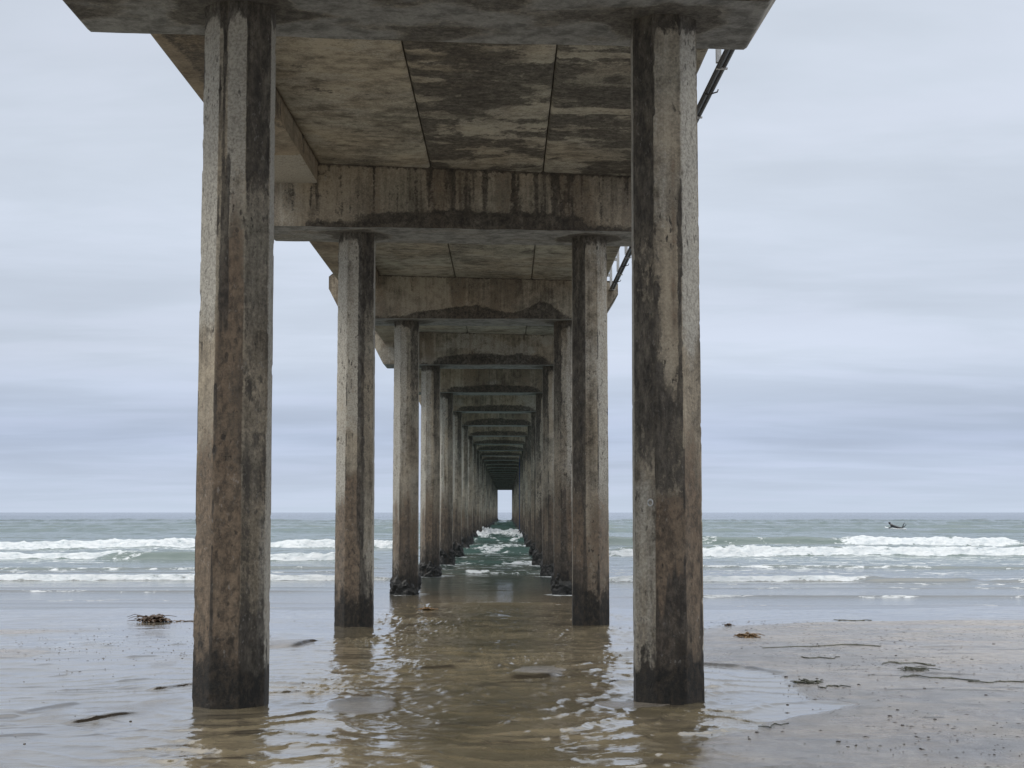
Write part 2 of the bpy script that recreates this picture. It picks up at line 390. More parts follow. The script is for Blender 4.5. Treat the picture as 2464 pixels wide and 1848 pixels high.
def sea_fields(x, y):
    lvl = np.interp(y, [26, 29.5, 32, 35, 40, 46, 60], [.12, .152, .130, .100, .07, .05, 0])
    z = lvl.copy()
    amp = ss(30, 110, y)
    lw = np.minimum(y/100, 3)
    z = z+amp*((fbm(x*.09, y*.16, 3, 1)-.5)*.38+(fbm(x*.4, y*.7, 3, 2)-.5)*.24)+ss(30, 50, y)*ss(400, 150, y)*((fbm(x*1.2, y*2.0, 3, 3)-.5)*.045)
    foam = np.zeros_like(x)
    XX, YY, ZZ, FFm = x, y, z, foam
    for i, (yc, H, x0, x1, f, wg, tail) in enumerate(BRK):
        L = max(H*3.0, .5) if f > 0 else H*11
        rows = (YY[:, 0] > yc-wg*1.6-L*1.2) & (YY[:, 0] < yc+wg*1.6+max(tail*2.2, L*9))
        if not rows.any(): continue
        ra, rb = np.where(rows)[0][[0, -1]]
        cs = (XX[0] > x0-6) & (XX[0] < x1+6)
        if not cs.any(): continue
        ca, cb = np.where(cs)[0][[0, -1]]
        sl_ = (slice(ra, rb+1), slice(ca, cb+1))
        x, y, z, foam = XX[sl_], YY[sl_], ZZ[sl_], FFm[sl_]
        yl = yc+(vn(x*.045, x*0+i*3.3, 5)-.5)*wg*2.2+(fbm(x*.25, x*0+i*7.1, 3, 6)-.5)*wg*.9
        d = y-yl
        e = min(4.0, (x1-x0)*.25)
        xm = ss(x0-e*.2, x0+e*.8, x)*ss(x1+e*.2, x1-e*.8, x)
        front = ss(-L*.55, L*.25, d)
        back = np.exp(-np.maximum(d-L*.25, 0)/(L*2.2))
        hv = .72+.5*fbm(x*.22, x*0+i*2.7, 3, 4)
        z = z+H*xm*front*back*hv
        # foam
        rag = (fbm(x*.9, y*1.0, 4, 2)-.5)
        ft = ss(-L*.62, -L*.42, d+rag*L*.5)*ss(tail*1.15, tail*.15, d+rag*tail*1.6)
        lum = fbm(x*2.6, y*2.2+i, 3, 7)
        fm = f*xm*ft*(1.0 if f > .6 else (.35+.9*ss(.45, .65, fbm(x*1.1, y*1.6, 3, 3))))
        foam = np.maximum(foam, fm)
        if f > .5: z = z+fm*ss(tail, 0, d)*H*(lum-.45)*.55+fm*H*.14*(vn(x*7, y*5, 3)-.5)
        ZZ[sl_] = z; FFm[sl_] = foam
    x, y, z, foam = XX, YY, ZZ, FFm
    # drifting foam lace between the breakers
    lace = 1-np.abs(fbm(x*.55+fbm(x*.3, y*.4, 2, 4)*3, y*.8, 4, 1)-.5)*9
    zone = ss(38, 50, y)*ss(110, 88, y)*ss(.42, .6, fbm(x*.12, y*.10, 3, 5))
    foam = np.maximum(foam, np.clip(lace, 0, 1)*zone*.66)
    pz = ss(-3.2, -1.8, x)*ss(2.4, 1.0, x)*ss(44, 50, y)*ss(135, 120, y)
    foam = np.maximum(foam, np.clip(lace, 0, 1)*pz*.60)
    # white water climbing the columns
    for cx, cy, r in ((-2.1, 124, 1.6), (1.2, 124, 1.5), (-2.1, 112, 1.2), (1.2, 113, 1.0), (-2.2, 90.5, .9), (1.2, 79.5, .8), (-2.3, 35.2, .5), (1.3, 34.9, .5), (-2.3, 46.3, .7), (1.3, 46.0, .6), (-2.3, 57.5, .7), (1.3, 57.3, .7)):
        g = np.exp(-(((x-cx)/r)**2+((y-cy)/(r*1.3))**2))
        foam = np.maximum(foam, g*1.0)
        if cy > 100: z = z+g*(.55*vn(x*5, y*3, 2)+.15)
    return z, foam
ys = [26.5]
while ys[-1] < 900: ys.append(ys[-1]+max(.09, .09*(ys[-1]/60)**1.7))
while ys[-1] < 25000: ys.append(ys[-1]*1.04)
ys = np.array(ys)
xs = [0.0]
while xs[-1] < 260: xs.append(xs[-1]+(.055 if xs[-1] < 4 else min(.055+(xs[-1]-4)*.0042, 2.5)))
while xs[-1] < 25000: xs.append(xs[-1]*1.12)
xs = np.array(xs); xs = np.concatenate([-xs[:0:-1], xs])
X, Y = np.meshgrid(xs, ys)
Z, FO = sea_fields(X, Y)
near = (Y > 26.5) & (Y < 32)
me = mesh_np('sea', np.stack([X, Y, Z], -1).reshape(-1, 3), quads(len(xs), len(ys)), {'foam': FO}, True)
print('sea verts', X.size)
m, t, b, pos = material('sea_water')
sp = t.new('ShaderNodeSeparateXYZ'); t.l.new(pos, sp.inputs[0]); py = sp.outputs[1]
c = t.mix(t.mapr(py, 30, 47), (.070, .066, .056), (.060, .070, .062))
c = t.mix(t.mapr(py, 44, 66), c, (.056, .088, .080))
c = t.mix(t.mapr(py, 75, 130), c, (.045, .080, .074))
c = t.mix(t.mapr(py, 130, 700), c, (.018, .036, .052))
chn = t.math('MULTIPLY', t.math('MULTIPLY', t.mapr(sp.outputs[0], -3.0, -1.8), t.mapr(sp.outputs[0], 2.6, 1.4)), t.mapr(py, 40, 30))
c = t.mix(chn, c, (.150, .122, .080))
pn = t.noise(pos, .18, 4, .6, .4, sc=(.5, 1, 1))
c = t.mix(t.mapr(pn, .4, .65, 0, .5), c, t.mix(1.0, c, (.62, .85, .85), 'MULTIPLY'))
fa = t.attr('foam')
fn = t.noise(pos, 3.4, 8, .72, .6, sc=(.9, 1.1, 1.6))
fn2 = t.noise(pos, .9, 6, .65, 1.2, sc=(1, 1.2, 1))
k = t.math('ADD', fa, t.math('MULTIPLY', t.math('SUBTRACT', fn, .5), 2.1))
k = t.math('ADD', k, t.math('MULTIPLY', t.math('SUBTRACT', fn2, .5), .7))
fm = t.math('MULTIPLY', t.mapr(k, .40, .70), t.mapr(fa, .03, .18))
c = t.mix(t.math('MULTIPLY', fm, .93), c, t.mix(t.mapr(t.math('ADD', t.math('MULTIPLY', fn, .7), t.math('MULTIPLY', fn2, .3)), .38, .56), (.42, .47, .50), (.62, .65, .665)))
t.l.new(c, b.inputs['Base Color'])
t.l.new(t.mix(fm, (.10, .10, .10), (.75, .75, .75)), b.inputs['Roughness'])
t.set(b.inputs['IOR'], t.mapr(py, 30, 70, 1.55, 1.36))
w1 = t.noise(pos, 1.1, 6, .62, .5, sc=(.55, 1.2, 1))
w2 = t.noise(pos, 5, 5, .6, .4, sc=(.7, 1.2, 1))
w0 = t.noise(pos, .22, 4, .6, .5, sc=(.35, 1.1, 1))
h = t.math('ADD', t.math('MULTIPLY', w1, .6), t.math('MULTIPLY', w2, .16))
h = t.math('ADD', h, t.math('MULTIPLY', t.math('MULTIPLY', w0, 3.0), t.mapr(py, 60, 200)))
nn = t.bump(h, t.mapr(py, 29, 75, .10, .30), .35)
nn = t.bump(t.math('ADD', fn, t.math('MULTIPLY', fn2, .6)), t.math('MULTIPLY', fm, .8), .22, nn)
t.l.new(nn, b.inputs['Normal'])
tag(link('sea', me, m), kind='structure')

# ------------------------------------------------------------------ pier
pier = bpy.data.objects.new('pier', None); COL.objects.link(pier)
pier.location = (0, 0, 0)
tag(pier, 'long weathered concrete pier on paired octagonal columns running out into the sea', 'pier')
D1, SP, NB = 12.8, 11.13, 30
XL, XR = -2.297, 1.345
def soff(d):   # height of the cap soffit above the eye
    return float(np.interp(d, [-30, 12.8, 23.9, 35, 46, 58, 69, 335], [4.2, 4.20, 4.325, 4.35, 4.38, 4.42, 4.45, 4.86]))
def deckz(d, x): return soff(d)+.93-.022*(x+.5)+EYE
def bent(i): return D1+SP*i if i >= 0 else D1+SP*i-3.4
def bshift(i): return -.045 if i == 1 else 0.0
def skew(i): return math.tan(math.radians(4.8 if i < 2 else 1.6))

def column(i, side):
    d = bent(i); cx = (XL if side < 0 else XR)+bshift(i)+(.057 if (i == 0 and side < 0) else 0)
    cy = d+skew(i)*(cx+.475)
    hero = 0 <= i <= 3
    nu = 12 if hero else (6 if i < 9 else 3)
    nz = 300 if i in (0, 1) else (150 if hero else (60 if i < 9 else 24))
    ztop = soff(d)+EYE+.02
    gz = float(base_z(np.array(cy))); zb = gz-.5
    if i >= 3: gz = 0.03
    ws = [.57, .555][side > 0]
    nf = 8*nu
    k = np.arange(nf); f = k//nu; u = (k % nu)/nu
    # face 0 faces the beach (-y), faces go counter-clockwise seen from above: 1 = +x-y, 2 = +x ...
    a0 = -math.pi/2-math.pi/8+f*math.pi/4; a1 = a0+math.pi/4
    R = .5/math.cos(math.pi/8)
    px = R*(np.cos(a0)*(1-u)+np.cos(a1)*u); py_ = R*(np.sin(a0)*(1-u)+np.sin(a1)*u)
    z = np.concatenate([np.linspace(zb, gz+1.0, nz//3), np.linspace(gz+1.0, ztop, nz-nz//3+1)[1:]])
    Zg, K = np.meshgrid(z, k); Zg = Zg.T; K = K.T
    FF = f[K]; UU = u[K]
    W = ws*(1.02-.05*(Zg-gz)/7)
    PX = px[K]*W; PY = py_[K]*W
    # chipped arrises and board marks
    s = i*7+(side > 0)*3
    ang = (FF+UU)
    nzv = fbm(ang*6+s, Zg*5, 3, s)-.5
    ed = np.minimum(UU, 1-UU)
    chip = np.maximum(fbm(ang*1.5+s, Zg*9, 3, s+1)-.62, 0)*ss(.12, 0, ed)*.12
    k_ = 1+(nzv*.004-chip*.7)/.28
    PX = PX*k_+cx; PY = PY*k_+cy
    P = np.stack([PX, PY, Zg], -1)
    h = Zg-gz; T = (ztop-Zg)
    n = fbm(ang*2.2+s*3.1, Zg*.9, 4, s+2); n2 = fbm(ang*5+s, Zg*.35+s, 4, s+3)
    inn = 1 if side < 0 else 7      # inner diagonal face
    out = 7 if side < 0 else 1      # outer diagonal face
    uo = UU if side < 0 else 1-UU   # 0 = outer side of the face, 1 = inner side
    st = np.zeros_like(h); ru = np.zeros_like(h); pa = np.zeros_like(h)  # pa also puts sky light on the outer faces into the colour
    def F(q): return (FF == q).astype(float)
    v = rng.random(8)
    if i == 0 and side < 0:
        st += F(inn)*(.30+.7*ss(3.9, 4.9, h)+.12*ss(2.5, 1.5, h))  # upper part darkened for the shadow under the cap, besides real staining
        wob = (fbm(Zg*1.5, Zg*0+3, 3, 2)-.5)*.10
        st += F(0)*np.exp(-((uo-.17-wob*.8)/.07)**2)*ss(2.7, 3.3, h)*.9*ss(.30, .42, fbm(Zg*.9, Zg*0+8, 2, 4))
        st += F(0)*np.exp(-((uo-.33+wob)/.085)**2)*ss(2.9, 3.2, h)*ss(4.6, 4.3, h)*1.0
        ru += F(0)*(ss(4.9, 3.2, h+(uo-.7)*1.2)*ss(.15, .75, uo+.5*ss(4.2, 2.6, h))*.80)
        st += F(0)*ss(3.2, 2.6, h)*ss(1.5, 2.2, h)*.34
        pa += F(out)*(.75*ss(2.6, 3.4, h)); ru += F(out)*ss(3.0, 1.4, h)*.8
        pa += F(0)*ss(3.4, 4.6, h)*.62*ss(.22, .3, uo)
        pa += F(2)*.6; pa += F(inn)*ss(2.6, 1.2, h)*ss(.4, .8, uo)*.42  # inner side face painted pale as lit by the sky
        top = .50
    elif i == 0:
        st += F(inn)*(.42+.5*ss(4.2, 5.2, h+n)*1.0-.35*ss(2.2, 1.7, h)+.15*ss(3.6, 2.8, h)*ss(2.0, 2.6, h))
        pa += F(inn)*ss(2.1, 1.7, h)*.42
        st += F(0)*(np.exp(-((uo-.10)/.07)**2)*ss(2.0, 2.6, h)*ss(4.6, 4.0, h)*.8+ss(2.9, 2.4, h)*ss(1.4, 1.9, h)*.52+ss(.5, .95, uo)*ss(4.3, 3.4, h)*ss(1.9, 2.2, h)*.5)
        st += F(0)*ss(1.45, .95, h+np.abs(uo-.5+(n-.5)*.5)*.9+(n2-.5)*.8)*.75
        ru += F(0)*(ss(1.9, 1.5, h)*.8+np.exp(-((uo-.30)/.2)**2)*ss(2.5, 3.2, h)*ss(5.0, 4.4, h)*.55)
        ru += F(out)*ss(3.0, 1.4, h)*.72
        pa += F(out)*ss(2.2, 3.4, h)*.6+F(6)*.5
        pa += F(0)*ss(2.4, 4.2, h)*.38*ss(.2, .4, uo)
        st += F(out)*ss(.7, .95, 1-uo)*ss(1.6, 1.2, h)*.55
        top = .50
    elif i == 1 and side < 0:
        st += F(inn)*(.25+ss(4.6, 5.6, h)*.75+ss(.40, .0, uo)*.4)
        st += F(0)*(ss(.62, .86, uo)*.80*ss(.9, 1.6, h)+ss(5.9, 6.2, h)*.3)
        ru += F(0)*ss(2.6, 2.0, h)*.95+F(out)*ss(2.4, 1.6, h)*.6
        pa += F(0)*ss(2.6, 3.2, h)*.50+F(out)*.62+F(2)*.75+F(inn)*ss(2.8, 1.2, h)*.40
        top = .62
    elif i == 1:
        st += F(inn)*(.62*ss(1.6, 2.8, h)+.22)+F(0)*(np.exp(-((uo-.93)/.09)**2)*.8+np.exp(-((uo-.02)/.06)**2)*.4)
        ru += (F(inn)*.75+F(0)*.4)*ss(2.6, 1.6, h)+F(out)*ss(3, 1.5, h)*.5
        pa += F(0)*.35*ss(2.5, 4, h)+F(out)*.5
        top = .70
    else:
        w1, w2, w3 = .25+.5*v[0], .5+.4*v[1], .15+.5*v[2]
        st += F(inn)*(.22+.35*v[3]+.6*ss(3.5+v[4], 5.2+v[4], h))
        st += F(0)*(ss(w2-.15, w2+.1, uo)*(.25+.5*v[5])+np.exp(-((uo-w1*.6)/.07)**2)*.35*v[6]+.25*ss(3.5, 1.8, h))
        st += F(2 if side < 0 else 6)*(.18+.3*v[7])
        ru += (F(0)*.7+F(out)*.45+F(inn)*.5)*ss(3.6, 1.4, h)
        pa += F(0)*.30*ss(2, 3.4, h)*(1-ss(w2-.2, w2, uo))+F(out)*.45+F(2 if side < 0 else 6)*.25
        st += .30*ss(2.1+v[0]*.5, 1.2, h)
        top = .55+.20*min(i, 8)/8
    if 0 <= i < 2: st *= 1.28; pa *= 1.2
    if i >= 2: st *= .66; pa += .22+.25*v[7]*F(0)
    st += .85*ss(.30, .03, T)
    ru += .22*ss(2.4, 1.0, h)
    for q_, uu in ((0, UU), (0, 1-UU), (out, UU), (inn, 1-UU)):
        st += F(q_)*ss(.10, .02, uu)*.8*ss(.50, .58, fbm(Zg*2.2+q_*3, Zg*0+s+uu[0, 0]*5, 4, 3))
    gr = ss(top+.45, top-.50, h+(fbm(ang*2.2+s, Zg*3.5, 5, s+5, .7)-.5)*.8)*.80+.5*ss(.34, .12, h+(fbm(ang*3+s, Zg*5, 4, s+6, .7)-.5)*.3)
    st += .35*ss(top+.55, top, h)
    st += (n2-.5)*.35*(st > .05)
    acc = Acc()
    acc.grid(P, wrap=True, stain=st, rust=ru+(n-.5)*.5*(ru > .05), pale=pa+(n-.5)*.5*(pa > .05), grow=gr)  # stain also carries the painted cap shadow, pale the painted sky light
    o = link('column', acc.mesh('column'), M['column'], pier)
    if i >= 2:   # mussels round the foot
        nz2, nf2 = (46, 110) if i < 6 else (22, 48)
        hh = [.42, .50, .62, .72][min(i-2, 3)]+rng.random()*.12
        a = np.linspace(0, 2*math.pi, nf2, endpoint=False); zz = np.linspace(-.25, hh, nz2)
        A, ZZ = np.meshgrid(a, zz)
        lum = fbm(A*1.9+s*2, ZZ*4.0, 3, s)
        lum = lum+.6*np.maximum(fbm(np.cos(A)*1.6+s, np.sin(A)*1.6+ZZ*2.2, 2, s+1)-.55, 0)*3
        tp = ss(hh, hh-.30, ZZ+(fbm(np.cos(A)*2+s, np.sin(A)*2, 2, s)-.5)*.5)
        r = .262*ws/.57+(lum-.12)*.135*tp*(1.0 if i < 3 else 1.45)-.03*(1-tp)
        r = r+(vn(A*9, ZZ*22, s)-.5)*.05*tp+(vn(A*17, ZZ*40, s+1)-.5)*.035*tp
        P = np.stack([cx+np.cos(A)*r, cy+np.sin(A)*r, ZZ+max(0, float(base_z(np.array(cy))))], -1)
        me = mesh_np('mussels', P.reshape(-1, 3), quads(nf2, nz2, 0, True), smooth=False)
        link('mussel_cluster', me, M['mussel'], o)
    return o

def cap(i):
    d = bent(i); zb = soff(d)+EYE; sx = bshift(i)
    hero = 0 <= i <= 4
    nx = 220 if hero else 60; nz = 30 if hero else 12; ny = 18 if hero else 6
    x = np.linspace(-4.01, 2.51, nx)
    lowx = np.interp(x, [-4.01, -3.67, 2.17, 2.51], [zb+.66, zb, zb, zb+.56])
    topx = np.interp(x, [-4.01, -3.93, 2.42, 2.51], [deckz(d, -4)-.07, deckz(d, -3.93)+.003, deckz(d, 2.42)+.003, deckz(d, 2.42)-.06])
    v = np.linspace(0, 1, nz)[:, None]
    Xg = np.broadcast_to(x, (nz, nx)); Zg = lowx*(1-v)+topx*v
    yc = lambda xx: d+skew(i)*(xx+.475)
    hw = .67
    s = i*5+2
    n = fbm(Xg*1.7+s, Zg*3, 4, s)-.5
    edge = np.exp(-(Zg-lowx)/.05)
    rough = (fbm(Xg*6+s, Zg*6, 3, s+1)-.5)*.010
    wav = (fbm(x*2.2+s, x*0+s, 3, s+2)-.5)*.022
    Zf = Zg+wav*(1-v)*1.0
    acc = Acc()
    hgt = Zg-lowx; top = topx-Zg
    xm = (Xg-XL)/(XR-XL)
    ins = ss(-.02, .10, xm)*ss(1.02, .90, xm)
    arch = [.10+.10*np.sin(np.clip(xm, 0, 1)*math.pi), .15+.05*np.sin(np.clip(xm, 0, 1)*math.pi),
            .10+.16*np.exp(-((xm-.38)/.17)**2)+.24*np.exp(-((xm-.85)/.10)**2)][min(i, 2)] if i < 3 else \
           .08+(.16+.06*(i % 3 == 0))*np.sin(np.clip(xm, 0, 1)*math.pi)**.5
    st = ss(arch+.12, arch-.06, hgt+n*.10)*ins*(1.15)
    st = st+(1-ins)*ss(.14, .0, hgt)*.6*(xm > -.2)
    st = st+ss(.06, .0, top)*.7
    lin = fbm(Xg*11+s, Zg*.35, 5, s+1, .65)
    st = st+ss(.46, .72, lin)*(.50 if i == 1 else .26)*ss(.0, .35, hgt)
    st = st+(.22 if i == 1 else .05)
    ru = ss(.48, .64, fbm(Xg*3.1+s, Zg*.3, 3, s+3))*.42
    pa = ss(.54, .7, fbm(Xg*.8+s, Zg*1.4, 3, s+2))*(.35 if i != 1 else .12)
    if i >= 3: st = st*.75; pa = pa+.22
    pa = pa+.75*np.exp(-((Xg+2.72)/.035)**2)*ss(.5, .1, top)*(i == 1)*ss(.4, .6, fbm(Xg*20, Zg*9, 2, 1))
    pa = pa+.5*ss(-2.75, -3.3, Xg)*(i == 1)
    Pf = np.stack([Xg+sx, yc(Xg)-hw+rough-edge*0+.012*np.exp(-hgt/.02)+.0*Xg, Zf], -1)
    acc.grid(Pf, stain=st, rust=ru, pale=pa)
    Pr = np.stack([Xg+sx, yc(Xg)+hw+rough*.5, Zf], -1)
    acc.grid(Pr, True, stain=st*.8, rust=ru, pale=pa)
    w = np.linspace(0, 1, ny)[:, None]
    Xb = np.broadcast_to(x, (ny, nx)); Yb = yc(Xb)-hw+2*hw*w+.012*(1-w)
    Zb = np.broadcast_to(lowx+wav, (ny, nx))
    sb = .16+0*Xb
    for cxx in (XL, XR):
        dd = np.hypot((Xb-cxx), (Yb-yc(cxx)))
        sb = sb+.95*ss(.62, .30, dd+(fbm(Xb*3+s, Yb*3, 3, s)-.5)*.4)
    sb = sb+ss(.44, .74, fbm(Xb*1.1+s*2, Yb*2.8, 4, s+1))*.75*(1 if i == 0 else .45)
    pb = .62+.35*(fbm(Xb*1.2, Yb*3, 3, s)-.5)
    acc.grid(np.stack([Xb+sx, Yb, Zb], -1), True, stain=sb, pale=pb)
    Zt = np.broadcast_to(topx, (ny, nx))
    acc.grid(np.stack([Xb+sx, Yb, Zt], -1))
    for e, fl in ((0, True), (-1, False)):
        Pe = np.stack([np.broadcast_to(x[e]+sx, (nz, ny)), np.broadcast_to(yc(x[e])-hw+2*hw*w.T+.012*(1-w.T)*0, (nz, ny)), np.broadcast_to(Zf[:, e:e+1] if e == 0 else Zf[:, -1:], (nz, ny))], -1)
        acc.grid(Pe, fl)
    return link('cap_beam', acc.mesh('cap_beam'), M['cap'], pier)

SEAM = [-2.88, -1.17, .555, 2.245]
def panels(i):
    y0, y1 = bent(i), bent(i+1)
    for j in range(3):
        x0, x1 = SEAM[j]+.009, SEAM[j+1]-.009
        nx, ny = (50, 160) if i in (0, 1) and j >= 0 else ((24, 60) if -1 <= i <= 3 else (6, 12))
        u = np.linspace(0, 1, nx+1); v = np.linspace(0, 1, ny+1)
        U, V_ = np.meshgrid(u, v)
        Xg = x0+(x1-x0)*U; Yg = y0+.004+(y1-y0-.008)*V_
        s = i*3+j
        zz = np.vectorize(deckz)(np.array([y0, y1])[:, None], np.array([x0, x1])[None, :])
        Zg = (zz[0, 0]*(1-U)+zz[0, 1]*U)*(1-V_)+(zz[1, 0]*(1-U)+zz[1, 1]*U)*V_
        ez = np.minimum(np.minimum(U, 1-U)*(x1-x0), 9)
        Zc = Zg+.02*ss(.016, 0, ez)+(fbm(Xg*1.3+s, Yg*4, 3, s)-.5)*.010
        big = fbm(Xg*.9+s*2, Yg*.75, 4, s)
        fin = fbm(Xg*1.6+s, Yg*4.2, 4, s+1)
        iso = fbm(Xg*2.6+s, Yg*3.2, 6, s+4, .7)
        st = ss(.38, .68, big*.42+fin*.20+iso*.38)*(.95 if j > 0 else .45)+.05
        if i == 0 and j == 1:
            st = st+.55*np.exp(-(U-.06)/.14)*ss(.3, .5, fin)+.35*ss(.8, 1, U)*ss(.6, .1, V_)
        if i == 0 and j == 2:
            st = st+.30-.6*ss(.62, .8, V_)*ss(.5, .2, U)+.25*ss(.2, .0, U)
            for yy, a, w_ in ((17.05, .9, .10), (19.55, .75, .16)):
                st = st-a*ss(w_+.05, w_-.05, np.abs(Yg-yy+.05*Xg))
            st = st+.7*ss(.04, .0, np.abs(Yg-19.42+.05*Xg))+.5*ss(.03, .0, np.abs(Yg-17.2+.05*Xg))
        if i >= 1: st = st*.55
        st = st-.3*ss(.05, 0, 1-U)*(j == 0)
        pa = ss(.50, .66, fbm(Xg*1.3+s+9, Yg*2.4, 4, s+2))*.48
        ru = ss(.5, .7, fbm(Xg*.8+s, Yg*.8, 3, s+3))*.22
        acc = Acc()
        acc.grid(np.stack([Xg, Yg, Zc], -1), True, stain=st, pale=pa, rust=ru)
        # sides and top
        zt = .46
        def side(a, b, za, zb_, flip=False):
            P = np.array([[[a[0], a[1], za], [b[0], b[1], zb_]], [[a[0], a[1], za+zt], [b[0], b[1], zb_+zt]]], float)
            acc.grid(P, flip, stain=.2)
        ya, yb = y0+.004, y1-.004
        side((x0, ya), (x1, ya), zz[0, 0]+.02, zz[0, 1]+.02)
        side((x1, ya), (x1, yb), zz[0, 1]+.02, zz[1, 1]+.02)
        side((x1, yb), (x0, yb), zz[1, 1]+.02, zz[1, 0]+.02)
        side((x0, yb), (x0, ya), zz[1, 0]+.02, zz[0, 0]+.02)
        acc.grid(np.array([[[x0, ya, zz[0, 0]+.02+zt], [x1, ya, zz[0, 1]+.02+zt]], [[x0, yb, zz[1, 0]+.02+zt], [x1, yb, zz[1, 1]+.02+zt]]], float))
        link('deck_panel', acc.mesh('deck_panel'), M['deck'], pier)
def edge_beam(i):
    y0 = bent(i)+.67-.12; y1 = bent(i+1)-.67-skew(i+1)*2.8+.05
    if i < 2: y0 -= .2
    nx, ny = (24, 140) if i in (0, 1) else (8, 30)
    acc = Acc()
    x0, x1 = -3.68, -2.885
    def prof(t):   # t 0..1 across the soffit
        return x0+(x1-x0)*t
    v = np.linspace(0, 1, ny+1); Yl = y0+(y1-y0)*v
    zb = np.array([deckz(q, -2.9)-.31 for q in Yl])
    u = np.linspace(0, 1, nx+1)
    U, V_ = np.meshgrid(u, v)
    Xg = prof(U); Yg = np.broadcast_to(Yl[:, None], Xg.shape); Zg = np.broadcast_to(zb[:, None], Xg.shape)+.015*ss(.06, 0, np.minimum(U, 1-U))
    n = fbm(Xg*3+i, Yg*1.8, 4, i)
    if i == 0:
        st = ss(.12, .30, U+(fbm(Yg*1.1, Xg*0, 3, 2)-.5)*.25)*ss(.85, .25, V_)*.55
        acc.grid(np.stack([Xg, Yg, Zg], -1), True, stain=st+ss(.5, .62, n)*.25, pale=.25+.55*(V_ > .8), rust=.35*(1-V_))
    else:
        acc.grid(np.stack([Xg, Yg, Zg], -1), True, stain=ss(.5, .65, n)*.4, pale=.3)
    w = np.linspace(0, 1, 8)
    Wg, V2 = np.meshgrid(w, v)
    for xx, hh, fl in ((x0, .80, True), (x1, .75, False)):
        P = np.stack([np.full_like(Wg, xx), np.broadcast_to(Yl[:, None], Wg.shape), zb[:, None]+.015+hh*Wg], -1)
        acc.grid(P, fl, stain=.20+ss(.5, .7, fbm(V2*40, Wg*2, 3, 2))*.3, rust=.1)
    P = np.stack([np.broadcast_to(np.array([x0, x1]), (len(v), 2)), np.broadcast_to(Yl[:, None], (len(v), 2)), zb[:, None]+.015+np.array([.8, .75])], -1)
    acc.grid(P)
    link('edge_beam', acc.mesh('edge_beam'), M['beam'], pier)

cols = {}
for i in range(-3, NB):
    cap(i)
    for sd in (-1, 1): cols[(i, sd)] = column(i, sd)
for i in range(-3, NB-1):
    panels(i); edge_beam(i)
# conduits and their brackets along the right edge of the deck
yy = np.arange(-10, bent(NB-1), 1.1)
for dx, dz, r in ((2.335, 4.985, .030), (2.395, 4.995, .026)):
    pts = [(dx, q, (soff(q)+.93-.06-.2-5+dz)+EYE+.01*math.sin(q*1.7)*0) for q in yy]
    link('conduit', tubes_mesh('conduit', [(pts, r)], 10), M['pipe'], pier)
q = 14.4-2.2*3
k = 0
while q < 60:
    z0 = soff(q)+.93-.30+EYE
    acc = Acc(); bx = 2.305
    box_grid(acc, bx, bx+.055, q-.03, q+.03, z0+.07, z0+.62)
    box_grid(acc, 2.25, bx-.002, q-.025, q+.025, z0+.30, z0+.36)
    box_grid(acc, 2.25, bx-.002, q-.025, q+.025, z0+.52, z0+.58)
    box_grid(acc, bx+.0, bx+.125, q-.022, q+.022, z0-.004, z0+.012)
    br = link('bracket', acc.mesh('bracket'), M['bracket'], pier)
    c_ = tubes_mesh('clamp', [([(bx+.0, q+1.0, z0+.0), (bx+.05, q+1.0, z0-.012), (bx+.15, q+1.0, z0+.02), (bx+.16, q+1.0, z0+.05)], .009)], 6)
    link('clamp', c_, M['pipe'], br)
    q += 2.2; k += 1
# ring bolt on the nearest right column
cx, cy = XR, D1+skew(0)*(XR+.475)
an = -math.pi*3/4
fx, fy = cx+math.cos(an)*.272+.03, cy+math.sin(an)*.272-.03
ring = [(fx+.026*math.cos(a)*math.cos(math.pi/4), fy-.026*math.cos(a)*math.sin(math.pi/4)-.014, 2.03+.026*math.sin(a)) for a in np.linspace(0, 2*math.pi, 17)]
bolt = [(fx+.06, fy+.06, 2.05), (fx-.005, fy-.012, 2.05)]
link('ring_bolt', tubes_mesh('ring_bolt', [(ring, .007), (bolt, .009)], 8), M['bracket'], cols[(0, 1)])
# blue pipe running down an inner face far out
d = bent(10)
link('drain_pipe', tubes_mesh('drain_pipe', [([(XR-.34, d, .35), (XR-.34, d, 3), (XR-.34, d, soff(d)+EYE-.02)], .03)], 8), M['blue'], cols[(10, 1)])

